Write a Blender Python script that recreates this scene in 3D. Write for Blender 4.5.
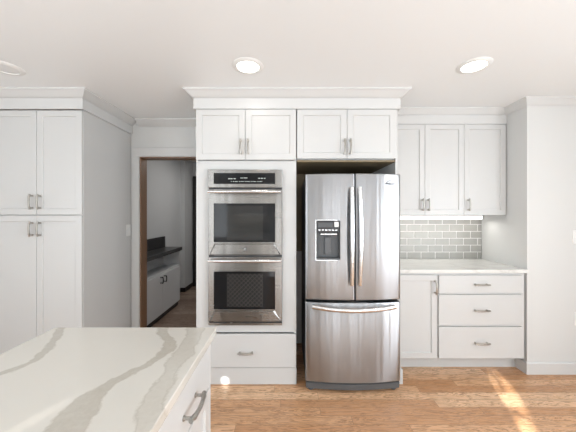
import bpy, bmesh, math, random
from mathutils import Vector, Matrix
random.seed(7)
for o in list(bpy.data.objects): bpy.data.objects.remove(o)
S = bpy.context.scene
COL = S.collection
PI = math.pi

# ------------------------------------------------------------------ camera
cd = bpy.data.cameras.new('camera'); cam = bpy.data.objects.new('camera', cd); COL.objects.link(cam)
cam.location = (0, 0, 1.40); cam.rotation_euler = (PI/2, 0, 0)
cd.sensor_width = 36; cd.lens = 275/576*36; cd.shift_y = -2/576; cd.clip_start = .02
S.camera = cam
S.view_settings.view_transform = 'Standard'; S.view_settings.look = 'None'
S.view_settings.gamma = 1; S.view_settings.exposure = -0.50
try: S.view_settings.use_curve_mapping = False
except Exception: pass

# ------------------------------------------------------------------ world, sun, rear window light, added fill lamps
w = bpy.data.worlds.new('world'); S.world = w; w.use_nodes = True
w.node_tree.nodes['Background'].inputs[0].default_value = (.75, .87, 1, 1)
w.node_tree.nodes['Background'].inputs[1].default_value = 1.0
def lamp(name, kind, loc, power, color=(1,1,1), direction=(0,0,-1), size=None, size_y=None, shape=None, spread=None):
    l = bpy.data.lights.new(name, kind); l.energy = power; l.color = color
    if kind == 'AREA':
        l.shape = shape or ('RECTANGLE' if size_y else 'SQUARE'); l.size = size
        if size_y: l.size_y = size_y
        if spread: l.spread = spread
    o = bpy.data.objects.new(name, l); COL.objects.link(o); o.location = loc
    o.rotation_euler = Vector(direction).to_track_quat('-Z', 'Y').to_euler()
    return o
SUN = Vector((.37, 1, -.35))
sun = lamp('sun', 'SUN', (0, -6, 4), 75.0, (1, .97, .90), SUN); sun.data.angle = math.radians(.6)
lamp('window_daylight', 'AREA', (-2.25, -2.70, 1.45), 20, (.86, .93, 1), (0, 1, 0), 1.3, 1.3)  # area lamp standing in for daylight at the narrow rear window
for x_, p_ in ((.0, 6), (.75, 8), (1.6, 8), (2.65, 6)):
    lamp('window_daylight', 'AREA', (x_, -2.70, 1.08), p_, (.86, .93, 1), (0, 1, 0), .14, 2.1)  # narrow lamps added at the wide rear window to streak the steel reflections
lamp('window_daylight', 'AREA', (3.10, -.6, 1.3), 128, (.86, .928, 1), (-1, 0, 0), 2.0, 1.6)  # added fill from the right to brighten the pantry side; no window there
lamp('window_daylight', 'AREA', (-3.10, -.8, 1.3), 62, (.86, .928, 1), (1, 0, 0), 2.0, 1.6)  # added fill from the left for the jutting wall; this wall is solid
lamp('ceiling_bounce', 'AREA', (0, -1.62, .32), 132, (.82, .922, 1), (0, .10, 1), 5.6, 1.9)     # added unseen lamp facing up to brighten the ceiling, like a bounced flash
lamp('hall_daylight', 'AREA', (-.9, 4.3, 2.36), 15, (1, .97, .93), (0, 0, -1), .8, .8)  # added lamp under the hall ceiling to brighten the far room

# ------------------------------------------------------------------ materials
def mat(name, col, rough=.5, metal=0, **k):
    m = bpy.data.materials.new(name); m.use_nodes = True
    b = m.node_tree.nodes['Principled BSDF']
    b.inputs['Base Color'].default_value = (*col, 1); b.inputs['Roughness'].default_value = rough
    b.inputs['Metallic'].default_value = metal
    for kk, v in k.items():
        b.inputs[kk.replace('_', ' ')].default_value = v
    return m
class NT:
    def __init__(s, m): s.m = m; s.t = m.node_tree; s.b = s.t.nodes['Principled BSDF']
    def n(s, typ, **props):
        x = s.t.nodes.new(typ)
        for k, v in props.items(): setattr(x, k, v)
        return x
    def l(s, a, b): s.t.links.new(a, b)
    def math(s, op, a, b=None, c=None, clamp=False):
        x = s.n('ShaderNodeMath', operation=op, use_clamp=clamp)
        for i, v in enumerate((a, b, c)):
            if v is None: continue
            if isinstance(v, (int, float)): x.inputs[i].default_value = v
            else: s.l(v, x.inputs[i])
        return x.outputs[0]
    def noise(s, vec, scale, detail=3, rough=.5, dist=0):
        x = s.n('ShaderNodeTexNoise'); x.inputs['Scale'].default_value = scale; x.inputs['Detail'].default_value = detail
        x.inputs['Roughness'].default_value = rough; x.inputs['Distortion'].default_value = dist
        s.l(vec, x.inputs['Vector']); return x.outputs['Fac']
    def mapping(s, scale=(1,1,1), loc=(0,0,0)):
        g = s.n('ShaderNodeNewGeometry'); x = s.n('ShaderNodeMapping')
        x.inputs['Scale'].default_value = scale; x.inputs['Location'].default_value = loc
        s.l(g.outputs['Position'], x.inputs['Vector']); return x.outputs[0]
    def mix(s, f, a, b, blend='MIX'):
        x = s.n('ShaderNodeMix', data_type='RGBA', blend_type=blend)
        for i, v in ((0, f), (6, a), (7, b)):
            if isinstance(v, (int, float)): x.inputs[i].default_value = v
            elif isinstance(v, tuple): x.inputs[i].default_value = (*v, 1)
            else: s.l(v, x.inputs[i])
        return x.outputs[2]
    def bump(s, h, strength=.1, dist=.01):
        x = s.n('ShaderNodeBump'); x.inputs['Strength'].default_value = strength; x.inputs['Distance'].default_value = dist
        s.l(h, x.inputs['Height']); s.l(x.outputs[0], s.b.inputs['Normal'])

def paint(name, col, rough, bump=.03, scale=220):
    m = mat(name, col, rough); t = NT(m); v = t.mapping()
    n = t.noise(v, scale, 2); t.bump(n, bump, .002)
    n2 = t.noise(v, 1.7, 2)
    t.l(t.mix(t.math('MULTIPLY', n2, .05), col, tuple(c*.85 for c in col)), t.b.inputs['Base Color'])
    return m
M = {}
M['wall'] = paint('wall_paint', (.66, .66, .645), .6)
M['ceiling'] = paint('ceiling_paint', (.85, .865, .865), .45)
M['cab'] = paint('cabinet_lacquer', (.60, .60, .59), .32, .01, 60)
M['trim'] = paint('trim_paint', (.64, .64, .63), .35, .01, 60)
M['hall'] = paint('hall_wall_paint', (.62, .63, .64), .6)
M['seam'] = mat('cabinet_gap_shadow_line', (.22, .215, .21), .7)
M['plate'] = mat('switch_plastic', (.82, .82, .80), .3)
M['dark_hole'] = mat('socket_slot', (.03, .03, .03), .6)
M['nickel'] = mat('antique_nickel', (.3, .28, .25), .3, 1)
t = NT(M['nickel']); n = t.noise(t.mapping(), 300, 3)
t.l(t.mix(n, (.22, .205, .18), (.62, .60, .56)), t.b.inputs['Base Color'])
M['black'] = mat('black_glass', (.010, .010, .011), .04, 0, Specular_IOR_Level=.36)
M['blackplastic'] = mat('black_plastic', (.025, .025, .027), .35)
M['greyplastic'] = mat('dispenser_grey', (.075, .08, .085), .4)
M['grille'] = mat('grille_grey', (.10, .105, .11), .45)
M['fridgeside'] = mat('fridge_side_grey', (.07, .07, .072), .45)
M['rack'] = mat('oven_cavity_grey', (.07, .068, .064), .5)
M['chrome'] = mat('polished_steel', (.66, .66, .66), .24, 1)
M['badge'] = mat('badge_grey', (.16, .16, .17), .3, .6)
M['lens'] = mat('lamp_lens', (1, 1, 1), .4); b = M['lens'].node_tree.nodes['Principled BSDF']
b.inputs['Emission Color'].default_value = (1, .96, .90, 1); b.inputs['Emission Strength'].default_value = 12
M['lens_off'] = mat('unlit_lens', (.76, .76, .75), .4)
M['led'] = mat('led_diffuser', (1, 1, 1), .4); b = M['led'].node_tree.nodes['Principled BSDF']
b.inputs['Emission Color'].default_value = (1, .98, .95, 1); b.inputs['Emission Strength'].default_value = 1.3
M['digits'] = mat('display_digits', (.3, .32, .3), .4); b = M['digits'].node_tree.nodes['Principled BSDF']
b.inputs['Emission Color'].default_value = (.8, .9, .85, 1); b.inputs['Emission Strength'].default_value = .55
M['walnut'] = mat('brown_jamb_wood', (.10, .055, .03), .45); t = NT(M['walnut'])
n = t.noise(t.mapping((30, 30, 1.5)), 2, 4); t.l(t.mix(n, (.16, .085, .045), (.26, .15, .085)), t.b.inputs['Base Color'])
M['tanwood'] = mat('tan_plywood', (.24, .185, .11), .6)
M['darkdoor'] = mat('dark_door', (.02, .018, .017), .4)
M['blackstone'] = mat('black_stone', (.03, .03, .032), .3); t = NT(M['blackstone'])
n = t.noise(t.mapping(), 90, 4); t.l(t.mix(n, (.015, .015, .016), (.06, .06, .062)), t.b.inputs['Base Color'])
M['blind'] = mat('blind_fabric', (.75, .75, .73), .8)  # for the added sun masks in the rear openings

# stainless steel, brushed
def steel(name, col, rough, aniso, freq, wave=.010):
    m = mat(name, col, rough, 1); t = NT(m)
    v = t.mapping(freq); n = t.noise(v, 1, 3, .6)
    t.l(t.math('MULTIPLY_ADD', n, .03, rough-.015), t.b.inputs['Roughness'])
    n2 = t.noise(t.mapping((2.5, 2.5, .15)), 1, 2)
    t.l(t.mix(n2, tuple(c*.86 for c in col), tuple(min(1, c*1.1) for c in col)), t.b.inputs['Base Color'])
    t.bump(t.noise(t.mapping((7.5, 7.5, .3)), 1, 2, .45), 1.0, wave)      # slight waviness of the pressed sheet
    tg = t.n('ShaderNodeTangent', direction_type='RADIAL', axis='Z'); t.l(tg.outputs[0], t.b.inputs['Tangent'])
    t.b.inputs['Anisotropic'].default_value = aniso; t.b.inputs['Anisotropic Rotation'].default_value = .25
    return m
M['steel'] = steel('brushed_stainless', (.385, .395, .41), .29, 1.0, (5, 5, 60))
M['ovensteel'] = steel('brushed_oven_stainless', (.32, .31, .295), .27, .9, (5, 5, 60), .004)

# oak floor: boards run left to right
def planks(name, cols, width, length, rough):
    m = mat(name, cols[0], rough); t = NT(m)
    g = t.n('ShaderNodeNewGeometry'); sp = t.n('ShaderNodeSeparateXYZ'); t.l(g.outputs['Position'], sp.inputs[0])
    X, Y = sp.outputs[0], sp.outputs[1]
    ry = t.math('DIVIDE', Y, width); row = t.math('FLOOR', ry); fy = t.math('FRACT', ry)
    wn = t.n('ShaderNodeTexWhiteNoise', noise_dimensions='1D'); t.l(row, wn.inputs['W'])
    rx = t.math('ADD', t.math('DIVIDE', X, length), t.math('MULTIPLY', wn.outputs['Value'], 7.3))
    colm = t.math('FLOOR', rx); fx = t.math('FRACT', rx)
    cb = t.n('ShaderNodeCombineXYZ'); t.l(colm, cb.inputs[0]); t.l(row, cb.inputs[1])
    wn2 = t.n('ShaderNodeTexWhiteNoise', noise_dimensions='2D'); t.l(cb.outputs[0], wn2.inputs['Vector'])
    rv = wn2.outputs['Value']
    ramp = t.n('ShaderNodeValToRGB'); t.l(rv, ramp.inputs[0])
    e = ramp.color_ramp.elements
    e[0].color = (*cols[0], 1); e[1].color = (*cols[2], 1); x = e.new(.5); x.color = (*cols[1], 1)
    # grain
    off = t.n('ShaderNodeCombineXYZ'); t.l(t.math('MULTIPLY', rv, 30), off.inputs[2]); t.l(X, off.inputs[0]); t.l(Y, off.inputs[1])
    mp = t.n('ShaderNodeMapping'); mp.inputs['Scale'].default_value = (2.2, 19, 1); t.l(off.outputs[0], mp.inputs[0])
    gr = t.noise(mp.outputs[0], 1.0, 4, .6, 1.2)
    wv = t.math('SINE', t.math('MULTIPLY', gr, 55))
    wv = t.math('MULTIPLY_ADD', wv, .5, .5, clamp=True)
    mp2 = t.n('ShaderNodeMapping'); mp2.inputs['Scale'].default_value = (9, 240, 1); t.l(off.outputs[0], mp2.inputs[0])
    fine = t.noise(mp2.outputs[0], 1.0, 3, .6)
    c = t.mix(t.math('MULTIPLY', t.math('POWER', wv, 2.5), .85), ramp.outputs[0], tuple(v*.60 for v in cols[0]))
    c = t.mix(t.math('MULTIPLY', t.math('SUBTRACT', fine, .36, clamp=True), 1.1, clamp=True), c, tuple(v*.45 for v in cols[0]))
    dy = t.math('MINIMUM', fy, t.math('SUBTRACT', 1, fy)); dx = t.math('MULTIPLY', t.math('MINIMUM', fx, t.math('SUBTRACT', 1, fx)), length/width)
    d = t.math('MINIMUM', dx, dy); gap = t.math('SUBTRACT', 1, t.math('DIVIDE', d, .022), clamp=True)
    c = t.mix(t.math('MULTIPLY', gap, .85), c, tuple(v*.2 for v in cols[0]))
    t.l(c, t.b.inputs['Base Color'])
    t.l(t.math('MULTIPLY_ADD', fine, .12, rough-.05), t.b.inputs['Roughness'])
    t.bump(t.math('SUBTRACT', t.math('MULTIPLY', fine, .15), gap), .25, .002)
    return m
M['oak'] = planks('oak_floor', ((.60, .31, .15), (.78, .455, .255), (.95, .65, .41)), .083, 1.15, .27)
M['darkoak'] = planks('dark_plank_floor', ((.20, .13, .095), (.32, .225, .17), (.46, .35, .28)), .11, 1.1, .35)

# quartz with drawn veins; bands = list of (points[(y, x)], half widths, tone, strength)
def quartz(name, base, vein, bands, extra=0):
    m = mat(name, base, .10); t = NT(m)
    v = t.mapping()
    g = t.n('ShaderNodeNewGeometry'); sp = t.n('ShaderNodeSeparateXYZ'); t.l(g.outputs['Position'], sp.inputs[0])
    wob = t.math('MULTIPLY', t.math('SUBTRACT', t.noise(v, 11, 5, .65), .5), .075)
    fine = t.noise(v, 70, 4, .7)
    cloud = t.noise(v, 7, 4, .6)
    col = t.mix(t.math('MULTIPLY', cloud, .35), base, tuple(c*.93 for c in base))
    for pts, strength, solid in bands:
        ys = [p[0] for p in pts]; y0, y1 = min(ys), max(ys)
        yn = t.math('DIVIDE', t.math('SUBTRACT', sp.outputs[1], y0), y1-y0, clamp=True)
        def curve(vals):          # vals in 0..1
            fc = t.n('ShaderNodeFloatCurve'); t.l(yn, fc.inputs['Value']); c = fc.mapping.curves[0]
            q = sorted(zip([(y-y0)/(y1-y0) for y in ys], vals))
            c.points[0].location = q[0]; c.points[1].location = q[-1]
            for a in q[1:-1]: c.points.new(*a)
            fc.mapping.update(); return fc.outputs[0]
        cx = t.math('SUBTRACT', curve([p[1]+1.2 for p in pts]), 1.2)
        hw = curve([p[2]*4 for p in pts]); hw = t.math('MULTIPLY', hw, .25)
        dd = t.math('SUBTRACT', t.math('ADD', sp.outputs[0], wob), cx)
        ad = t.math('ABSOLUTE', dd)
        e = t.math('SUBTRACT', hw, ad)                       # >0 inside
        ins = t.math('DIVIDE', e, .006, clamp=True)
        edge = t.math('SUBTRACT', 1, t.math('DIVIDE', t.math('ABSOLUTE', t.math('SUBTRACT', e, .006)), .008), clamp=True)
        body = t.math('MULTIPLY', ins, t.math('MULTIPLY_ADD', fine, .5, solid-.25, clamp=True))
        f = t.math('MULTIPLY', t.math('MAXIMUM', body, t.math('MULTIPLY', edge, .75)), strength, clamp=True)
        col = t.mix(f, col, vein)
    if extra:
        nv = t.noise(t.mapping((1, 2.2, 1)), 1.6, 5, .55, .8)
        r = t.math('SUBTRACT', 1, t.math('DIVIDE', t.math('ABSOLUTE', t.math('SUBTRACT', nv, .5)), .035), clamp=True)
        col = t.mix(t.math('MULTIPLY', r, extra), col, vein)
    t.l(col, t.b.inputs['Base Color'])
    return m
BANDS = [
 ([(1.20,-.965,.020),(1.05,-.895,.020),(.917,-.835,.017),(.857,-.845,.016),(.815,-.875,.016),(.70,-1.05,.02)], .9, .65),
 ([(1.20,-.55,.022),(1.10,-.500,.024),(.986,-.430,.024),(.90,-.440,.020),(.846,-.468,.020),(.75,-.512,.030),(.667,-.510,.042),(.606,-.49,.05),(.3,-.46,.05)], .9, .65),
 ([(1.20,-.42,.030),(1.137,-.385,.036),(.942,-.362,.034),(.86,-.358,.026),(.768,-.350,.032),(.674,-.330,.034),(.606,-.315,.036),(.3,-.28,.04)], .72, .45),
]
M['quartz'] = quartz('veined_quartz', (.64, .61, .555), (.38, .34, .28), BANDS)
M['quartz2'] = quartz('pale_quartz', (.74, .73, .70), (.50, .48, .44), [], .35)
M['tile'] = mat('grey_glazed_tile', (.47, .465, .44), .28, 0, Specular_IOR_Level=.3); t = NT(M['tile'])
n = t.noise(t.mapping(), 9, 3); t.l(t.mix(n, (.33, .325, .30), (.43, .42, .395)), t.b.inputs['Base Color'])
t.bump(t.noise(t.mapping(), 30, 1), .08, .004)
M['grout'] = paint('white_grout', (.82, .81, .79), .8)

# ------------------------------------------------------------------ geometry helpers
class Fr:                                   # u along the face, v up, w out of the face
    def __init__(s, O, U=(1,0,0), W=(0,-1,0)): s.O = Vector(O); s.U = Vector(U); s.W = Vector(W); s.Z = Vector((0,0,1))
    def p(s, u, v, w): return s.O + s.U*u + s.Z*v + s.W*w
WORLD = Fr((0,0,0), (1,0,0), (0,1,0))
def new(): return bmesh.new()
def box(bm, x0, x1, y0, y1, z0, z1, bev=0, seg=2):
    return fbox(bm, WORLD, x0, x1, z0, z1, y0, y1, bev, seg)
def fbox(bm, f, u0, u1, v0, v1, w0, w1, bev=0, seg=2):
    vs = [bm.verts.new(f.p(u, v, w)) for u in (u0, u1) for v in (v0, v1) for w in (w0, w1)]
    fs = []
    for q in ((0,1,3,2), (4,6,7,5), (0,4,5,1), (2,3,7,6), (0,2,6,4), (1,5,7,3)):
        fs.append(bm.faces.new([vs[i] for i in q]))
    if bev:
        es = {e for x in fs for e in x.edges}
        bmesh.ops.bevel(bm, geom=list(es), offset=bev, segments=seg, affect='EDGES', profile=.5)
    return bm
def obj(name, bm, m, parent=None, label=None, smooth=False):
    bmesh.ops.recalc_face_normals(bm, faces=bm.faces[:])
    me = bpy.data.meshes.new(name)
    if parent is not None:
        r = parent
        while r.parent: r = r.parent
        bmesh.ops.translate(bm, verts=bm.verts[:], vec=-r.location)
    bm.to_mesh(me); bm.free()
    me.materials.append(m)
    if smooth:
        for p in me.polygons: p.use_smooth = True
        try: me.set_sharp_from_angle(angle=math.radians(35))
        except Exception: pass
    o = bpy.data.objects.new(name, me); COL.objects.link(o)
    if parent is not None: o.parent = parent
    if label: o['label'] = label
    return o
def thing(name, label, cat, loc, group=None):
    o = bpy.data.objects.new(name, None); COL.objects.link(o); o.location = loc; o.empty_display_size = .1
    o['label'] = label; o['category'] = cat
    if group: o['group'] = group
    return o
def tag(o, label, cat, group=None):
    o['label'] = label; o['category'] = cat
    if group: o['group'] = group
    return o
def struct(name, bm, m, label=None, cat=None):
    o = obj(name, bm, m); o['kind'] = 'structure'
    o['label'] = label; o['category'] = cat
    return o
def shaker(bm, f, u0, u1, v0, v1, w0, t=.020, fr=.050, rec=.008):
    # raised frame with a recessed flat panel and a small inner step
    def ring(a, w): return [bm.verts.new(f.p(u, v, w)) for u, v in ((u0+a, v0+a), (u1-a, v0+a), (u1-a, v1-a), (u0+a, v1-a))]
    e = .0018
    rs = [ring(0, w0), ring(0, w0+t-e), ring(e, w0+t), ring(fr-.002, w0+t), ring(fr, w0+t-.002), ring(fr+.002, w0+t-rec), ]
    for a, b in zip(rs, rs[1:]):
        for i in range(4): bm.faces.new((a[i], a[(i+1)%4], b[(i+1)%4], b[i]))
    bm.faces.new(rs[0]); bm.faces.new(rs[-1])
def tube(bm, pts, rad, seg=10, flat=1.0, side=None, cap=True):
    # sweep an ellipse along pts; rad scalar or list; flat scales the second axis
    pts = [Vector(p) for p in pts]; n = len(pts); rings = []
    for i, p in enumerate(pts):
        d = (pts[min(i+1, n-1)] - pts[max(i-1, 0)]).normalized()
        s = Vector(side) if side else (Vector((0,0,1)) if abs(d.z) < .9 else Vector((1,0,0)))
        a = (s - d*s.dot(d)).normalized(); b = d.cross(a)
        r = rad[i] if isinstance(rad, (list, tuple)) else rad
        rings.append([bm.verts.new(p + a*(math.cos(2*PI*k/seg)*r) + b*(math.sin(2*PI*k/seg)*r*flat)) for k in range(seg)])
    for a, b in zip(rings, rings[1:]):
        for k in range(seg): bm.faces.new((a[k], a[(k+1)%seg], b[(k+1)%seg], b[k]))
    if cap: bm.faces.new(rings[0]); bm.faces.new(rings[-1])
def lathe(bm, c, prof, seg=40, axis='z'):
    rings = []
    for r, z in prof:
        rings.append([bm.verts.new((c[0]+r*math.cos(2*PI*k/seg), c[1]+r*math.sin(2*PI*k/seg), c[2]+z)) for k in range(seg)] if r > 1e-6 else [bm.verts.new((c[0], c[1], c[2]+z))])
    for a, b in zip(rings, rings[1:]):
        for k in range(seg):
            q = [a[k % len(a)], a[(k+1) % len(a)], b[(k+1) % len(b)], b[k % len(b)]]
            q2 = []
            [q2.append(x) for x in q if x not in q2]
            if len(q2) > 2: bm.faces.new(q2)
def sweep(bm, path, prof):
    # prof = closed list of (out, z); out is to the right of the path direction; mitred corners
    P = [Vector((*p, 0)) for p in path]; rings = []
    for i, p in enumerate(P):
        ds = []
        if i > 0: ds.append((P[i]-P[i-1]).normalized())
        if i < len(P)-1: ds.append((P[i+1]-P[i]).normalized())
        ns = [Vector((d.y, -d.x, 0)) for d in ds]
        nn = sum(ns, Vector()).normalized(); k = 1/max(.2, nn.dot(ns[0]))
        rings.append([bm.verts.new((p.x+nn.x*o*k, p.y+nn.y*o*k, z)) for o, z in prof])
    m = len(prof)
    for a, b in zip(rings, rings[1:]):
        for j in range(m): bm.faces.new((a[j], a[(j+1)%m], b[(j+1)%m], b[j]))
    bm.faces.new(rings[0]); bm.faces.new(rings[-1])
def pull(parent, f, u, v, w, vertical=True, L=.125, label=None):
    # arched cabinet pull: two footed posts and a bowed grip with collared ends
    bm = new(); h = L/2
    A = (lambda s, o: f.p(u, v+s, w+o)) if vertical else (lambda s, o: f.p(u+s, v, w+o))
    for sgn in (-1, 1):
        s = sgn*h*.80
        tube(bm, [A(s, 0), A(s, .003), A(s, .006), A(s, .026)], [.0085, .0085, .0050, .0055], 10)
    N = 14; pts = []; rr = []
    for i in range(N+1):
        x = -1 + 2*i/N
        pts.append(A(x*h, .027 + .009*(1-x*x)))
        rr.append(.0078 if abs(x) > .97 else .0092 if abs(x) > .68 and abs(x) < .82 else .0056 if abs(x) > .8 else .0072)
    tube(bm, pts, rr, 10)
    return obj('handle', bm, M['nickel'], parent, label, smooth=True)
def door(parent, f, u0, u1, v0, v1, w0, hu=None, hv=None, name='door', fr=.050, L=.125):
    bm = new(); g = .0015
    shaker(bm, f, u0+g, u1-g, v0+g, v1-g, w0, fr=fr)
    d = obj(name, bm, M['cab'], parent)
    if hu is not None: pull(d, f, hu, hv, w0+.020, True, L)
    return d
def slab(parent, f, u0, u1, v0, v1, w0, handle=True, name='drawer', L=.125, hv=None, hu=None):
    bm = new(); g = .0015
    fbox(bm, f, u0+g, u1-g, v0+g, v1-g, w0, w0+.020, .0015, 1)
    d = obj(name, bm, M['cab'], parent)
    if handle: pull(d, f, (u0+u1)/2 if hu is None else hu, (v0+v1)/2 if hv is None else hv, w0+.020, False, L)
    return d
def text_mesh(name, s, size, f, u, v, w, m, parent, depth=.0008):
    c = bpy.data.curves.new(name, 'FONT'); c.body = s; c.size = size; c.align_x = 'CENTER'; c.align_y = 'CENTER'; c.extrude = depth/2
    o = bpy.data.objects.new('tmp', c); COL.objects.link(o)
    dg = bpy.context.evaluated_depsgraph_get(); me = bpy.data.meshes.new_from_object(o.evaluated_get(dg))
    bpy.data.objects.remove(o)
    r = parent
    while r.parent: r = r.parent
    for vt in me.vertices:
        p = vt.co.copy(); vt.co = f.p(u+p.x, v+p.y, w+p.z) - r.location
    me.materials.clear(); me.materials.append(m)
    x = bpy.data.objects.new(name, me); COL.objects.link(x); x.parent = parent
    return x

# ------------------------------------------------------------------ setting
YB, CH = 2.98, 2.41          # kitchen back wall, ceiling height
XL, XR, YR = -3.2, 3.2, -2.8
bm = new(); box(bm, XL, XR, YR, 3.04, -.05, 0); struct('floor', bm, M['oak'], 'honey oak strip floor with boards running left to right', 'floor')
bm = new(); box(bm, XL, XR, YR, 3.10, CH, CH+.05); struct('ceiling', bm, M['ceiling'], 'smooth white kitchen ceiling', 'ceiling')
# back wall with the doorway
DX0, DX1, DZ = -1.603, -.80, 2.017
bm = new(); box(bm, XL, DX0, YB, YB+.12, 0, CH); box(bm, DX1, XR, YB, YB+.12, 0, CH); box(bm, DX0, DX1, YB, YB+.12, DZ, CH)
struct('wall_back', bm, M['wall'], 'white back wall around the doorway and behind the cabinets', 'wall')
bm = new(); box(bm, XL-.1, XL, YR, 3.1, 0, CH); struct('wall_left', bm, M['wall'], 'white left wall of the kitchen', 'wall')
bm = new(); box(bm, XR, XR+.1, YR, 3.1, 0, CH); struct('wall_right', bm, M['wall'], 'white right wall of the kitchen', 'wall')
# chase / wall return at the right
CX, CY = 2.095, 2.41
bm = new(); box(bm, CX, XR, CY, YB, 0, CH); struct('wall_return', bm, M['wall'], 'plain pale wall jutting forward right of the base cabinets', 'wall')
# rear wall, with two openings closed by added masks that shape the sun
W1 = (-2.98, -1.52, .80, 2.22); W2 = (-.38, 2.98, .12, 2.16)
bm = new()
def holes(bm, x0, x1, z0, z1, hs, y0, y1):
    xs = sorted({x0, x1, *[a for h in hs for a in h[:2]]}); zs = sorted({z0, z1, *[a for h in hs for a in h[2:]]})
    for a, b in zip(xs, xs[1:]):
        for c, d in zip(zs, zs[1:]):
            mx, mz = (a+b)/2, (c+d)/2
            if any(h[0] < mx < h[1] and h[2] < mz < h[3] for h in hs): continue
            box(bm, a, b, y0, y1, c, d)
holes(bm, XL, XR, 0, CH, [W1, W2], YR-.12, YR)
struct('wall_rear', bm, M['wall'], 'white rear wall behind the camera with two windows', 'wall')
rd = random.Random(5); DAPPLE = []  # slits shaped to dapple the sun patch on the floor
for i in range(5):
    for j in range(7):
        if rd.random() < .22: continue
        x_ = -.195+i*.026; z_ = 1.575+j*.041-.02*i/5
        DAPPLE.append((round(x_, 3), round(x_+rd.uniform(.017, .024), 3), round(z_, 3), round(z_+rd.uniform(.02, .040), 3)))
for i, (W, sl) in enumerate(((W1, [(-2.42, -2.385, 1.80, 1.83), (-2.006, -1.996, 2.07, 2.13), (-1.885, -1.876, 2.11, 2.16), (-2.185, -2.174, 2.08, 2.13)]),
                            (W2, DAPPLE))):
    bm = new(); x0, x1, z0, z1 = W
    for a in ((x0-.07, x0, z0-.07, z1+.07), (x1, x1+.07, z0-.07, z1+.07), (x0, x1, z0-.07, z0), (x0, x1, z1, z1+.07)):
        box(bm, a[0], a[1], YR, YR+.03, a[2], a[3])
    struct('window_%d' % (i+1), bm, M['trim'], 'white framed window behind the camera', 'window')
    bm = new(); holes(bm, x0, x1, z0, z1, sl, YR-.05, YR-.03)  # added unseen sheet blocking the sun except through its slits
    tag(obj('roller_blind', bm, M['blind']), ('narrow' if i == 0 else 'wide') + ' pale roller blind covering the rear window', 'blind')

# doorway lining and casing
bm = new(); e = .012
box(bm, DX0, DX0+e, YB-.002, YB+.122, 0, DZ); box(bm, DX1-e, DX1, YB-.002, YB+.122, 0, DZ); box(bm, DX0+e, DX1-e, YB-.002, YB+.122, DZ-e, DZ)
jm = struct('door_1', bm, M['walnut'], 'dark brown wooden lining of the open doorway', 'door')
bm = new(); cw = .082
for a in ((DX0-cw, DX0-.003, 0, DZ+.003), (DX1+.003, DX1+.03, 0, DZ+.003), (DX0-cw, DX1+.03, DZ+.003, DZ+.10)):
    box(bm, a[0], a[1], YB-.018, YB, a[2], a[3], .003, 1)
struct('trim_1', bm, M['trim'], 'white casing around the doorway', 'trim')

# hall beyond
bm = new(); box(bm, -2.2, .6, 3.04, 5.5, -.05, 0); o = struct('floor', bm, M['darkoak'], 'dark brown plank floor beyond the doorway', 'floor')
bm = new(); box(bm, -2.2, .6, 3.10, 5.5, CH, CH+.05); struct('ceiling', bm, M['ceiling'], 'ceiling of the room beyond the doorway', 'ceiling')
bm = new(); box(bm, -2.03, -1.93, 3.10, 5.45, 0, CH); struct('wall_hall_left', bm, M['hall'], 'grey left wall of the room beyond the doorway', 'wall')
bm = new(); box(bm, -1.93, .6, 5.35, 5.45, 0, CH); struct('wall_hall_back', bm, M['hall'], 'grey end wall of the room beyond the doorway', 'wall')
bm = new(); box(bm, .3, .4, 3.10, 5.35, 0, CH); struct('wall_hall_right', bm, M['hall'], 'grey right wall of the room beyond the doorway', 'wall')
bm = new(); box(bm, -1.93, -1.855, 4.94, 5.35, 0, CH); struct('trim_2', bm, M['hall'], 'grey wall nib beside the dark door in the far room', 'wall')
bm = new(); box(bm, -1.93, -1.843, 4.928, 4.94, 0, .075); box(bm, -1.855, -1.843, 4.94, 5.338, 0, .075); box(bm, -1.93, -1.918, 4.28, 4.94, 0, .075); box(bm, -1.02, .3, 5.338, 5.35, 0, .075)
struct('baseboard_hall', bm, M['darkdoor'], 'black baseboard in the room beyond the doorway', 'baseboard')
bm = new(); box(bm, -1.84, -1.05, 5.31, 5.35, 0.0, 2.13, .004, 1); 
for (z0, z1) in ((.2, .95), (1.1, 1.95)): box(bm, -1.72, -1.17, 5.302, 5.31, z0, z1, .003, 1)
d2 = struct('door_2', bm, M['darkdoor'], 'black door at the end of the room beyond', 'door')

# chase baseboard
bm = new(); sweep(bm, [(CX, 2.53), (CX, CY), (XR-.001, CY)][::-1], [(0, 0), (-.014, 0), (-.014, .092), (-.008, .10), (0, .10)][::-1])
bmesh.ops.recalc_face_normals(bm, faces=bm.faces[:])
struct('baseboard_right', bm, M['trim'], 'white baseboard along the jutting right wall', 'baseboard')

# crown mouldings (out, z)
def crown_prof(k=1):
    b = 2.345
    return [(0, b), (.012*k, b), (.015*k, b+.006), (.030*k, b+.014), (.062*k, b+.042), (.072*k, b+.050), (.080*k, b+.052), (.082*k, CH), (0, CH)]
def crown(n, path, label, frieze=True, k=1):
    bm = new(); sweep(bm, path, crown_prof(k))
    if frieze: sweep(bm, path, [(0, 2.262), (.018, 2.262), (.018, 2.345), (0, 2.345)])
    return struct('trim_%d' % n, bm, M['trim'], label, 'crown moulding')
PY = 2.27; PX = -1.70
crown(3, [(XL+.001, PY), (PX, PY), (PX, YB-.001)], 'white crown moulding over the tall pantry cabinet')
crown(4, [(PX+.083, YB), (-.838, YB)], 'white crown moulding above the doorway', False)
OX0, OX1 = -.757, .905
crown(5, [(OX0, YB-.001), (OX0, PY), (OX1, PY), (OX1, YB-.34)], 'white crown moulding over the oven and refrigerator cabinets')
UY = 2.650
crown(6, [(OX1+.083, UY), (CX-.001, UY)], 'white crown moulding over the right wall cabinets', True, .6)
crown(7, [(CX, UY+.02), (CX, CY), (XR-.001, CY)], 'white crown moulding on the jutting right wall', False, .6)

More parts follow.
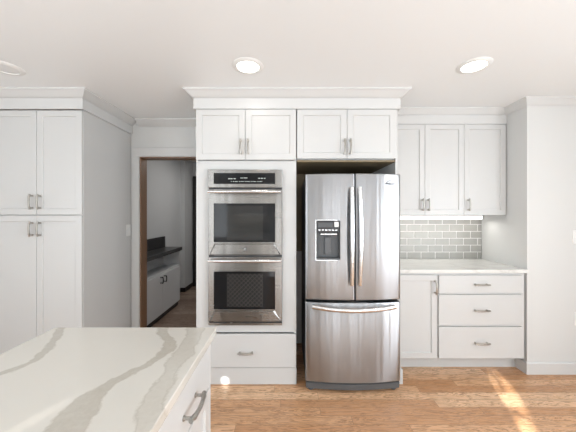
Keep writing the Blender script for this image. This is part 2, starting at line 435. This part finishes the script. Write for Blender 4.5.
# ------------------------------------------------------------------ pantry
F = Fr((0, PY, 0))
t_ = thing('pantry_cabinet', 'tall white pantry cabinet with four shaker doors at left', 'cabinet', (-2.08, PY, 0))
bm = new(); box(bm, -2.461, PX, PY+.020, YB-.002, .10, 2.262); box(bm, -2.461, PX, PY+.09, YB-.002, 0, .10)
obj('body', bm, M['cab'], t_)
for u0, u1, hu in ((-2.46, -2.077, -2.109), (-2.077, -1.702, -2.043)):
    door(t_, F, u0, u1, 1.393, 2.258, -.020, hu, 1.50)
    door(t_, F, u0, u1, .112, 1.388, -.020, hu, 1.277)
t_ = thing('pantry_cabinet', 'tall white cabinet run left of the four door pantry', 'cabinet', (-2.83, PY, 0))
bm = new(); box(bm, XL+.002, -2.464, PY+.020, YB-.002, .10, 2.262); box(bm, XL+.002, -2.464, PY+.09, YB-.002, 0, .10); obj('body', bm, M['cab'], t_)
door(t_, F, -3.19, -2.83, .112, 2.258, -.02, -2.865, 1.28); door(t_, F, -2.83, -2.465, .112, 2.258, -.02, -2.795, 1.28)
# switch on the pantry side
def plate(name, label, f, u, v, w, kind, group):
    t_ = thing(name, label, 'light switch' if kind == 'switch' else 'outlet', f.p(u, v-.06, w), group)
    bm = new(); fbox(bm, f, u-.036, u+.036, v-.06, v+.06, w, w+.006, .003, 2); obj('cover_plate', bm, M['plate'], t_)
    if kind == 'switch':
        bm = new(); fbox(bm, f, u-.016, u+.016, v-.033, v+.033, w+.006, w+.010, .0015, 1); obj('rocker', bm, M['plate'], t_)
    else:
        for s in (-1, 1):
            bm = new(); fbox(bm, f, u-.016, u+.016, v+s*.02-.015, v+s*.02+.015, w+.0058, w+.0085, .0015, 1); sk = obj('socket', bm, M['plate'], t_)
            bm = new()
            for q in (-.006, .006): fbox(bm, f, u+q-.001, u+q+.001, v+s*.02-.003, v+s*.02+.006, w+.0085, w+.0088)
            obj('slot', bm, M['dark_hole'], sk)
FS = Fr((PX, 0, 0), (0, 1, 0), (1, 0, 0))
plate('light_switch', 'white light switch on the pantry side beside the doorway', FS, 2.925, 1.228, 0, 'switch', None)
FC = Fr((0, CY, 0))
plate('light_switch', 'white light switch at the right edge of the jutting wall', FC, 2.525, 1.20, 0, 'switch', None)
plate('wall_outlet', 'white wall outlet low on the jutting wall at right edge', FC, 2.545, .485, 0, 'outlet', None)

# ------------------------------------------------------------------ oven cabinet
t_ = thing('oven_cabinet', 'tall white cabinet housing the stainless double oven', 'cabinet', (-.34, PY, 0))
bx0, bx1 = OX0, .068
ov = (-.640, -.052, .497, 1.750)          # hole for oven: x0,x1,z0,z1
bm = new()
box(bm, bx0, bx0+.018, PY+.0, YB-.002, 0, 2.262)
box(bm, bx1-.018, bx1, PY+.0, YB-.002, 0, 2.262)
box(bm, bx0+.018, bx1-.018, PY+.022, YB-.002, 1.84, 2.262)
box(bm, bx0+.018, bx1-.018, PY+.022, YB-.002, .10, .40)
box(bm, bx0+.018, bx1-.018, YB-.02, YB-.002, .40, 1.84)
obj('body', bm, M['cab'], t_)
bm = new()
box(bm, bx0+.018, ov[0], PY, PY+.02, .425, 1.838); box(bm, ov[1], bx1-.018, PY, PY+.02, .425, 1.838)
box(bm, ov[0], ov[1], PY, PY+.02, ov[3], 1.838); box(bm, ov[0], ov[1], PY, PY+.02, .425, ov[2])
obj('face_panel', bm, M['cab'], t_)
door(t_, F, bx0+.002, -.3505, 1.842, 2.258, -.0, -.3505-.034, 1.945)
door(t_, F, -.3505, bx1-.001, 1.842, 2.258, -.0, -.3505+.026, 1.945)
slab(t_, F, bx0+.002, bx1-.001, .142, .418, 0, hv=.268)
bm = new(); box(bm, bx0-.004, bx1+.002, PY-.012, PY, 0, .136, .002, 1); obj('plinth', bm, M['cab'], t_)

# double wall oven
t_ = thing('double_oven', 'stainless steel double wall oven with black glass windows', 'oven', (-.346, PY, .497))
bm = new(); box(bm, -.635, -.057, PY-.006, 2.85, .502, 1.745); obj('housing', bm, M['rack'], t_)
yo = 2.232; FO = Fr((0, yo, 0))
X0, X1 = -.650, -.045
def zz(py, y=yo): return 1.40-(py-214)*y/275
bm = new(); fbox(bm, FO, X0, X1, zz(187.7), zz(169.6), -.032, .004, .004, 2); cp = obj('control_panel', bm, M['ovensteel'], t_)
bm = new(); fbox(bm, FO, -.602, -.104, zz(184), zz(173), .0038, .0055, .001, 1); dsp = obj('display', bm, M['black'], cp)
for grp in ([(-.485,0,.02),(-.462,0,.012),(-.44,0,.016)], [(-.385,.006,.010),(-.37,.006,.008),(-.355,.006,.012),(-.34,.006,.010)], [(-.24,.003,.014),(-.22,.003,.018),(-.195,.003,.012)], None):
    bm = new()
    if grp:
        for u, v, a in grp: fbox(bm, FO, u, u+a, 1.683+v, 1.689+v, .0055, .006)
    else:
        for i in range(16): u = -.462+i*.0165; fbox(bm, FO, u, u+.006+.004*(i % 3), 1.661, 1.665, .0055, .006)
    obj('display_digits' if grp else 'button_symbols', bm, M['digits'], dsp)
bm = new(); fbox(bm, FO, X0+.004, X1-.004, zz(189.4), zz(187.7), -.03, -.012); obj('vent_slot', bm, M['blackplastic'], t_)
def oven_door(ztop, zbot, wz0, wz1, hz, badge, hatch):
    # frame built around a real opening with a slanted lower rail
    bm = new(); wx0, wx1 = -.602, -.104
    fbox(bm, FO, X0+.002, wx0, zbot, ztop, -.03, .0, .0025, 1); fbox(bm, FO, wx1, X1-.002, zbot, ztop, -.03, .0, .0025, 1)
    fbox(bm, FO, wx0-.003, wx1+.003, wz1, ztop, -.03, -.0003, 0); fbox(bm, FO, wx0-.003, wx1+.003, zbot, wz0, -.03, -.0003, 0)
    # raised lower rail with sloping ends
    vs = []
    for w, a in ((-.0005, 0), (.008, .012)):
        vs.append([bm.verts.new(FO.p(u, v, w)) for u, v in ((X0+.012+a, zbot+.004+a*.4), (X1-.012-a, zbot+.004+a*.4), (wx1-.004-a, wz0-.012-a*.4), (wx0+.004+a, wz0-.012-a*.4))])
    bm.faces.new(vs[1])
    for i in range(4): bm.faces.new((vs[0][i], vs[0][(i+1)%4], vs[1][(i+1)%4], vs[1][i]))
    d = obj('oven_door', bm, M['ovensteel'], t_)
    bm = new(); fbox(bm, FO, wx0, wx1, wz0, wz1, -.012, -.004, .001, 1); g = obj('window', bm, M['black'], d)
    bm = new(); r = .006                                          # thin bright bezel round the glass
    for a in ((wx0-r, wx0, wz0-r, wz1+r), (wx1, wx1+r, wz0-r, wz1+r), (wx0, wx1, wz1, wz1+r), (wx0, wx1, wz0-r, wz0)): fbox(bm, FO, *a, -.004, .0025)
    obj('bezel', bm, M['ovensteel'], d)
    bm = new()                                                    # inner viewing screen seen through the glass
    fbox(bm, FO, wx0+.105, wx1-.10, wz0+.018, wz1-.02, -.0039, -.0035)
    obj('viewing_screen', bm, hatch, g)
    bm = new(); N = 16; pts = []
    for i in range(N+1):
        x = -1+2*i/N; pts.append(FO.p((X0+X1)/2+x*.290, hz, .048+.010*(1-x*x)))
    tube(bm, pts, [.010]*2+[.0125]*(N-3)+[.010]*2, 12, .8)
    for s in (-1, 1):
        tube(bm, [FO.p((X0+X1)/2+s*.272, hz, -.001), FO.p((X0+X1)/2+s*.272, hz, .05)], .0095, 10)
    obj('handle', bm, M['chrome'], d, smooth=True)
    if badge:
        bm = new(); u = (X0+X1)/2; v = (zbot+wz0)/2-.004
        fbox(bm, FO, u-.012, u+.012, v-.014, v+.014, .0075, .0095, .001, 1); bd = obj('badge', bm, M['badge'], d)
        text_mesh('badge_letter', 'K', .024, FO, u, v, .0098, M['chrome'], bd)
def screen_mat(name, dots):
    m = mat(name, (.02, .02, .02), .06, 0, Specular_IOR_Level=.4); t = NT(m); g = t.n('ShaderNodeNewGeometry'); sp = t.n('ShaderNodeSeparateXYZ'); t.l(g.outputs['Position'], sp.inputs[0])
    a = t.math('FRACT', t.math('MULTIPLY', t.math('ADD', sp.outputs[0], sp.outputs[2]), 28)); b_ = t.math('FRACT', t.math('MULTIPLY', t.math('SUBTRACT', sp.outputs[0], sp.outputs[2]), 28))
    f = t.math('MAXIMUM', t.math('GREATER_THAN', a, .82), t.math('GREATER_THAN', b_, .82))
    t.l(t.mix(f, (.022, .022, .021), dots), t.b.inputs['Base Color']); return m
h1 = screen_mat('oven_screen_upper', (.024, .024, .023)); h2 = screen_mat('oven_screen_lower', (.055, .05, .048))
oven_door(zz(189.4), zz(255.2), zz(242.2), zz(203.4), zz(192.2)+.0, True, h1)
bm = new(); fbox(bm, FO, X0+.004, X1-.004, zz(257.2), zz(255.2), -.03, -.01); obj('vent_slot', bm, M['blackplastic'], t_)
oven_door(zz(257.2), zz(321.6), zz(309.2), zz(271.4), zz(260.0), False, h2)
bm = new(); fbox(bm, FO, X0+.002, X1-.002, zz(325.4), zz(323), -.032, .0, .001, 1); obj('bottom_trim', bm, M['ovensteel'], t_)
bm = new(); fbox(bm, FO, X0+.004, X1-.004, zz(323), zz(321.6), -.03, -.01); obj('vent_slot', bm, M['blackplastic'], t_)

# ------------------------------------------------------------------ cabinet over the refrigerator, with its side panel
t_ = thing('refrigerator_cabinet', 'white two door cabinet bridging above the stainless refrigerator', 'cabinet', (.49, PY, 0))
bm = new(); box(bm, .072, .886, PY+.022, YB-.002, 1.845, 2.262)
obj('body', bm, M['cab'], t_)
door(t_, F, .073, .4835, 1.852, 2.258, 0, .4835-.023, 1.946); door(t_, F, .4835, .886, 1.852, 2.258, 0, .4835+.026, 1.946)
bm = new(); box(bm, .0735, .8855, PY+.002, YB-.004, 1.831, 1.8445); box(bm, .0735, .8855, YB-.012, YB-.004, 1.0, 1.831); obj('underside', bm, M['tanwood'], t_, 'tan unpainted wood underside of the cabinet')
t_ = thing('cabinet_end_panel', 'tall narrow white end panel hidden behind the right of the refrigerator', 'panel', (.896, PY, 0))
bm = new(); box(bm, .887, .905, PY, YB-.002, 0, 2.262); obj('panel', bm, M['cab'], t_)
bm = new(); box(bm, .9055, .945, PY-.01, PY+.06, 0, .12, .002, 1); box(bm, .893, .9055, PY-.01, PY-.0005, 0, .12); obj('plinth', bm, M['cab'], t_)

# ------------------------------------------------------------------ refrigerator
RX0, RX1, RYE = .138, .889, 2.172
t_ = thing('refrigerator', 'stainless french door refrigerator with water dispenser and bottom freezer', 'refrigerator', (.5135, 2.45, 0))
def front(u):                       # bowed front face
    x = (u-(RX0+RX1)/2)/((RX1-RX0)/2)
    return RYE - .034*(1-x*x)
def bowed(bm, u0, u1, v0, v1, depth, hole=None, r=.010, N=18):
    us = [u0+(u1-u0)*i/N for i in range(N+1)]
    us += [u0+r*.3, u0+r, u1-r, u1-r*.3]
    vsx = [v0, v0+.004, v0+.012, v1-.012, v1-.004, v1]
    if hole: us += [hole[0], hole[1]]; vsx += [hole[2], hole[3]]
    us = sorted(set(round(a, 5) for a in us)); vsx = sorted(set(round(a, 5) for a in vsx))
    def rnd(a, lo, hi, rr):
        d = min(a-lo, hi-a)
        return 0 if d >= rr else rr - math.sqrt(max(0, rr*rr-(rr-d)**2))
    G = [[bm.verts.new((u, front(u)+rnd(u, u0, u1, r)+rnd(v, v0, v1, .012), v)) for v in vsx] for u in us]
    B = {}
    for i in range(len(us)-1):
        for j in range(len(vsx)-1):
            mu, mv = (us[i]+us[i+1])/2, (vsx[j]+vsx[j+1])/2
            if hole and hole[0] < mu < hole[1] and hole[2] < mv < hole[3]: continue
            bm.faces.new((G[i][j], G[i+1][j], G[i+1][j+1], G[i][j+1]))
    bd = [e for e in bm.edges if e.is_boundary]
    r_ = bmesh.ops.extrude_edge_only(bm, edges=bd)
    for v in [x for x in r_['geom'] if isinstance(x, bmesh.types.BMVert)]:
        inside = hole and hole[0]-1e-4 <= v.co.x <= hole[1]+1e-4 and hole[2]-1e-4 <= v.co.z <= hole[3]+1e-4
        v.co.y = v.co.y+.045 if inside else RYE+depth
    outer = [e for e in bm.edges if e.is_boundary and abs(sum(x.co.y for x in e.verts)/2-(RYE+depth)) < 1e-4]
    bmesh.ops.contextual_create(bm, geom=outer)
bm = new(); box(bm, RX0+.006, RX1-.006, RYE+.055, 2.90, .035, 1.700, .004, 1); obj('body', bm, M['fridgeside'], t_)
CXF = .521
DH = (.218, .397, 1.40-45.6/127.5, 1.40-6.6/127.5)
DH = (.2205, .4075, 1.043, 1.349)
handles = []
for nm, a, b, hole in (('left', RX0, CXF-.003, DH), ('right', CXF+.003, RX1, None)):
    bm = new(); bowed(bm, a, b, .726, 1.716, .05, hole)
    d = obj('door', bm, M['steel'], t_, smooth=True)
    s = -1 if nm == 'left' else 1
    cx = CXF + s*.0285 - (.001 if s < 0 else -.003)
    bm = new(); N = 20; pts = []
    for i in range(N+1):
        x = -1+2*i/N
        pts.append((cx + s*.004*(1-x*x), front(cx)-.030-.030*(1-x*x), 1.2285+.378*x))
    tube(bm, pts, .017, 14, .65, side=(1, 0, 0))
    for q in (-1, 1):
        box(bm, cx-.013, cx+.013, front(cx)-.034, front(cx)+.003, 1.2285+q*.365-.013, 1.2285+q*.365+.013, .004, 2)
    obj('handle', bm, M['chrome'], d, 'tall bowed polished steel handle', smooth=True)
    if nm == 'left': dl = d
    else: dr = d
# dispenser
FD = Fr((0, front(.31), 0))
bm = new(); u0, u1, v0, v1 = DH
fbox(bm, FD, u0, u1, v0, v1, -.040, -.036)                        # back
fbox(bm, FD, u0, u0+.004, v0, v1, -.04, .004); fbox(bm, FD, u1-.004, u1, v0, v1, -.04, .004)
fbox(bm, FD, u0, u1, v0, v0+.014, -.04, .004, .002, 1); fbox(bm, FD, u0, u1, v1-.004, v1, -.04, .004)
dp = obj('water_dispenser', bm, M['greyplastic'], dl)
bm = new()
for a in ((u0-.007, u0, v0-.007, v1+.007), (u1, u1+.007, v0-.007, v1+.007), (u0, u1, v1, v1+.007), (u0, u1, v0-.007, v0)): fbox(bm, FD, *a, -.006, .006, .001, 1)
obj('dispenser_frame', bm, M['chrome'], dp)
bm = new(); fbox(bm, FD, u0+.004, u1-.004, v1-.098, v1-.004, -.036, .002, .003, 1); cpn = obj('dispenser_controls', bm, M['blackplastic'], dp)
bm = new(); fbox(bm, FD, u0+.012, u1-.058, v1-.052, v1-.016, .0018, .0035, .001, 1); obj('dispenser_screen', bm, M['greyplastic'], cpn)
bm = new(); fbox(bm, FD, u1-.046, u1-.012, v1-.050, v1-.010, .0018, .0035, .001, 1); obj('dispenser_label', bm, M['plate'], cpn)
bm = new()
for i in range(6): fbox(bm, FD, u0+.018+i*.026, u0+.034+i*.026, v1-.078, v1-.070, .0018, .0035)
obj('button_row', bm, M['chrome'], cpn)
bm = new(); fbox(bm, FD, u0+.032, u1-.028, v1-.112, v1-.100, -.030, .008, .003, 2); obj('dispenser_spout', bm, M['chrome'], dp)
bm = new(); fbox(bm, FD, u0+.068, u1-.068, v0+.04, v1-.13, -.034, -.020, .004, 2); obj('dispenser_paddle', bm, M['grille'], dp)
# logo on the right door
FL = Fr((0, front(.80), 0)); lx, lz = .797, 1.648
bm = new(); N = 28
tube(bm, [FL.p(lx-.004+.020*math.cos(a), lz+.004+.0085*math.sin(a)+.006*math.cos(a), .004) for a in [i*1.75*PI/N for i in range(N+1)]], [.0006+.0016*math.sin(PI*i/N) for i in range(N+1)], 6)
lg = obj('logo', bm, M['badge'], dr)
text_mesh('logo_lettering', 'Whirlpool', .017, FL, lx, lz-.012, .008, M['badge'], lg, .002)
# freezer drawer
bm = new(); bowed(bm, RX0, RX1, .078, .708, .05); fz = obj('freezer_drawer', bm, M['steel'], t_, smooth=True)
bm = new(); N = 24; pts = []; cx = (RX0+RX1)/2
for i in range(N+1):
    x = -1+2*i/N; u = cx+.325*x; pts.append((u, front(u)-.034-.020*(1-x*x), .680-.016*(1-x*x)))
tube(bm, pts, .0165, 14, .6)
for q in (-1, 1):
    u = cx+q*.310; box(bm, u-.013, u+.013, front(u)-.036, front(u)+.003, .670, .692, .004, 2)
obj('handle', bm, M['chrome'], fz, 'wide bowed polished steel handle', smooth=True)
bm = new()                                                        # bowed grille
N = 20; rows = []
for z, yy in ((.022, .012), (.066, .006), (.072, .02)):
    rows.append([bm.verts.new((RX0+.006+(RX1-RX0-.012)*i/N, front(RX0+.006+(RX1-RX0-.012)*i/N)+yy, z)) for i in range(N+1)])
for a, b in zip(rows, rows[1:]):
    for i in range(N): bm.faces.new((a[i], a[i+1], b[i+1], b[i]))
r_ = bmesh.ops.extrude_face_region(bm, geom=bm.faces[:]); 
for v in [x for x in r_['geom'] if isinstance(x, bmesh.types.BMVert)]: v.co.y += .05
obj('base_grille', bm, M['grille'], t_, 'dark grey bowed grille')
for u in (RX0+.045, RX1-.045):
    bm = new(); lathe(bm, (u, 2.21, 0), [(0, 0), (.020, 0), (.022, .006), (.014, .014), (.012, .03), (0, .03)], 16); obj('foot', bm, M['grille'], t_)
for u in (RX0+.055, RX1-.055):
    bm = new(); box(bm, u-.02, u+.02, 2.18, 2.26, 1.700, 1.716, .003, 1); obj('hinge_cover', bm, M['greyplastic'], t_)

# ------------------------------------------------------------------ right wall cabinets
FU = Fr((0, UY, 0)); ZB, ZT = 1.388, 2.268
def s2x(px): return (px-288)*UY/275
a0, a1, a2, a3 = .92, s2x(424), s2x(463), s2x(504.6)
t_ = thing('wall_cabinet', 'white two door wall cabinet next to the refrigerator', 'cabinet', ((a0+a2)/2, UY, ZB), None)
bm = new(); box(bm, .908, a2-.0005, UY+.021, YB-.002, ZB, 2.262); obj('body', bm, M['cab'], t_)
door(t_, FU, a0-.01, a1, ZB, 2.260, -.001, a1-.027, 1.488, L=.115); door(t_, FU, a1, a2, ZB, 2.260, -.001, a1+.030, 1.488, L=.115)
t_ = thing('wall_cabinet', 'narrow white single door wall cabinet against the jutting right wall', 'cabinet', ((a2+a3)/2, UY, ZB), None)
bm = new(); box(bm, a2+.0005, CX-.003, UY+.021, YB-.002, ZB, 2.262); obj('body', bm, M['cab'], t_)
door(t_, FU, a2, a3, ZB, 2.260, -.001, a2+.036, 1.488, L=.115)
# light bar under the wall cabinets
t_ = thing('light_bar', 'bright white light strip under the right wall cabinets', 'light', (1.5, 2.95, 1.34))
bm = new(); box(bm, .93, CX-.01, 2.935, 2.972, 1.352, 1.387, .003, 1); obj('housing', bm, M['trim'], t_)
bm = new(); box(bm, .94, CX-.02, 2.930, 2.966, 1.340, 1.352, .003, 1); box(bm, .94, CX-.02, 2.929, 2.935, 1.352, 1.380); obj('diffuser', bm, M['led'], t_)
lamp('light_bar_glow', 'AREA', (1.48, 2.82, 1.335), 2.6, (1, .97, .92), (0, 0, -1), 1.12, .05)

# backsplash tiles
def backsplash(name, x0, x1, z0, z1, yw, sgn, xoff, label):
    t_ = thing(name, label, 'backsplash', ((x0+x1)/2, yw, z0))
    bm = new(); box(bm, x0, x1, min(yw, yw-sgn*.004), max(yw, yw-sgn*.004), z0, z1); obj('grout', bm, M['grout'], t_)
    bm = new(); P = .1526; H = .0742; g = .0034; r = 0; z = z0+.002
    while z < z1-.01:
        zt = min(z+H-2*g, z1-.001); x = xoff+(P/2 if r % 2 else 0)
        while x > x0: x -= P
        while x < x1:
            a, b = max(x+g, x0), min(x+P-g, x1)
            if b-a > .01:
                y0_, y1_ = yw-sgn*.004, yw-sgn*.0065
                box(bm, a, b, min(y0_, y1_), max(y0_, y1_), z, zt, .0015, 1)
            x += P
        z += H; r += 1
    obj('tiles', bm, M['tile'], t_)
backsplash('tile_backsplash', .91, CX-.002, .917, 1.352, YB-.0005, 1, 1.287, 'grey subway tile backsplash above the right countertop')

# ------------------------------------------------------------------ right base cabinets and countertop
BY = 2.42; FB = Fr((0, BY, 0)); bz = 1.314
t_ = thing('base_cabinet', 'white single door base cabinet just right of the refrigerator', 'cabinet', (1.11, BY, 0))
bm = new(); box(bm, .948, bz-.006, BY+.001, YB-.002, .128, .884); box(bm, .948, bz-.006, 2.52, YB-.002, 0, .128); obj('body', bm, M['cab'], t_)
door(t_, FB, .935, bz-.010, .138, .868, 0, bz-.034, .765)
t_ = thing('base_cabinet', 'white three drawer base cabinet under the right countertop', 'cabinet', (1.7, BY, 0))
bm = new(); box(bm, bz-.005, CX-.016, BY+.001, YB-.002, .128, .884); box(bm, bz-.005, CX-.016, 2.52, YB-.002, 0, .128); obj('body', bm, M['cab'], t_)
for v0, v1 in ((.706, .866), (.426, .697), (.138, .416)):
    slab(t_, FB, bz+.001, 2.050, v0, v1, 0, hv=(v0+v1)/2)
bm = new(); box(bm, .909, CX-.002, 2.387, YB-.010, .886, .916, .003, 2); tag(obj('countertop', bm, M['quartz2']), 'pale quartz countertop over the right base cabinets', 'countertop')

# ------------------------------------------------------------------ island
t_ = thing('island_cabinet', 'white kitchen island base with a top drawer and door', 'kitchen island', (-.62, .3, 0))
IX = -.340
bm = new(); box(bm, -.885, IX, -.55, 1.118, .10, .889); box(bm, -.83, IX-.07, -.50, 1.06, 0, .10); obj('body', bm, M['cab'], t_)
bm = new(); box(bm, -.89, IX+.020, 1.118, 1.138, .0, .889, .0015, 1); obj('end_panel', bm, M['cab'], t_)
FI = Fr((IX, 0, 0), (0, 1, 0), (1, 0, 0))
for y0, y1 in ((.650, 1.116), (.180, .648), (-.29, .178)):
    slab(t_, FI, y0, y1, .700, .872, 0, L=.135, hv=.775, hu=(y0+y1)/2+.012)
    door(t_, FI, y0, y1, .112, .696, 0, y0+.035, .62)
bm = new(); box(bm, -.985, -.303, -.60, 1.166, .890, .920, .003, 2); tag(obj('island_countertop', bm, M['quartz']), 'white quartz island countertop with grey beige veins', 'countertop')

# ------------------------------------------------------------------ recessed lights
def downlight(x, y, lit, label):
    t_ = thing('recessed_light', label, 'ceiling light', (x, y, CH-.012), 'recessed ceiling lights')
    bm = new(); lathe(bm, (x, y, CH), [(.072, -.004), (.076, -.010), (.100, -.007), (.106, -.002), (.106, 0), (.072, 0), (.072, -.004)], 48); obj('trim_ring', bm, M['plate'], t_, smooth=True)
    bm = new(); lathe(bm, (x, y, CH), [(0, -.007), (.05, -.0068), (.0725, -.005), (.0725, -.001), (0, -.001)], 48); obj('lens', bm, M['lens'] if lit else M['lens_off'], t_, smooth=True)
    if lit: lamp('recessed_light_glow', 'AREA', (x, y, CH-.014), 1.0, (1, .95, .89), (0, 0, -1), .14, None, 'DISK')
downlight(-.273, 1.877, True, 'lit round recessed ceiling light in front of the oven cabinet')
downlight(1.265, 1.872, True, 'lit round recessed ceiling light before the right wall cabinets')
downlight(-1.955, 1.90, False, 'unlit recessed ceiling light over the left pantry cabinet')

# ------------------------------------------------------------------ far room built-in
FH = Fr((-1.69, 0, 0), (0, 1, 0), (1, 0, 0))
t_ = thing('built_in_cabinet', 'low white built in cabinet with open shelf beyond the doorway', 'cabinet', (-1.81, 3.72, 0))
H0, H1 = 3.14, 4.255
bm = new()
box(bm, -1.928, -1.69, H0, H1, .07, .60); box(bm, -1.928, -1.69, H0, H1, .60, .62)
box(bm, -1.928, -1.67, H0, H0+.02, .62, .838); box(bm, -1.928, -1.67, H1-.02, H1, .62, .838); box(bm, -1.928, -1.915, H0+.02, H1-.02, .62, .838)
obj('body', bm, M['hall'], t_)
bm = new(); box(bm, -1.925, -1.700, H0, H1-.005, 0, .07); obj('toe_kick', bm, M['darkdoor'], t_)
ym = 3.66
for y0, y1, hy in ((H0, ym, ym-.05), (ym, H1, ym+.05)):
    bm = new(); fbox(bm, FH, y0+.002, y1-.002, .075, .60, 0, .018, .001, 1); d = obj('door', bm, M['hall'], t_)
    h = pull(d, FH, hy, .53, .018, True, .09)
    h.data.materials.clear(); h.data.materials.append(M['blackplastic'])
t_ = thing('black_countertop', 'black countertop with upstand on the far room cabinet', 'countertop', (-1.79, 3.72, .84))
bm = new(); box(bm, -1.928, -1.65, 3.12, 4.29, .838, .89, .002, 1); obj('slab', bm, M['blackstone'], t_)
bm = new(); box(bm, -1.928, -1.908, 3.12, 4.275, .89, 1.055, .002, 1); obj('upstand', bm, M['blackstone'], t_)

# ------------------------------------------------------------------ rear kitchen run, seen only as reflections
t_ = thing('rear_base_cabinet', 'white base cabinet on the rear wall, seen reflected in the oven', 'cabinet', (-.95, -2.5, 0))
bm = new(); box(bm, -1.42, -.52, YR+.002, -2.2, 0, .885); obj('body', bm, M['cab'], t_)
t_ = thing('rear_wall_cabinet', 'white wall cabinet on the rear wall, seen reflected in the oven', 'cabinet', (-.95, -2.6, 1.4))
bm = new(); box(bm, -1.42, -.52, YR+.002, -2.47, 1.40, 2.26); obj('body', bm, M['cab'], t_)
bm = new(); box(bm, -1.38, -.56, -2.76, -2.73, 1.375, 1.40); lamp('rear_light_glow', 'AREA', (-.97, -2.62, 1.37), 5, (1, .97, .92), (0, -.3, -1), .8, .05)
tag(obj('rear_light_bar', bm, M['led']), 'light strip under the rear wall cabinet', 'light')
backsplash('rear_tile_backsplash', -1.42, -.52, .917, 1.40, YR+.0005, -1, -1.0, 'grey tile backsplash on the rear wall, reflected in the oven glass')
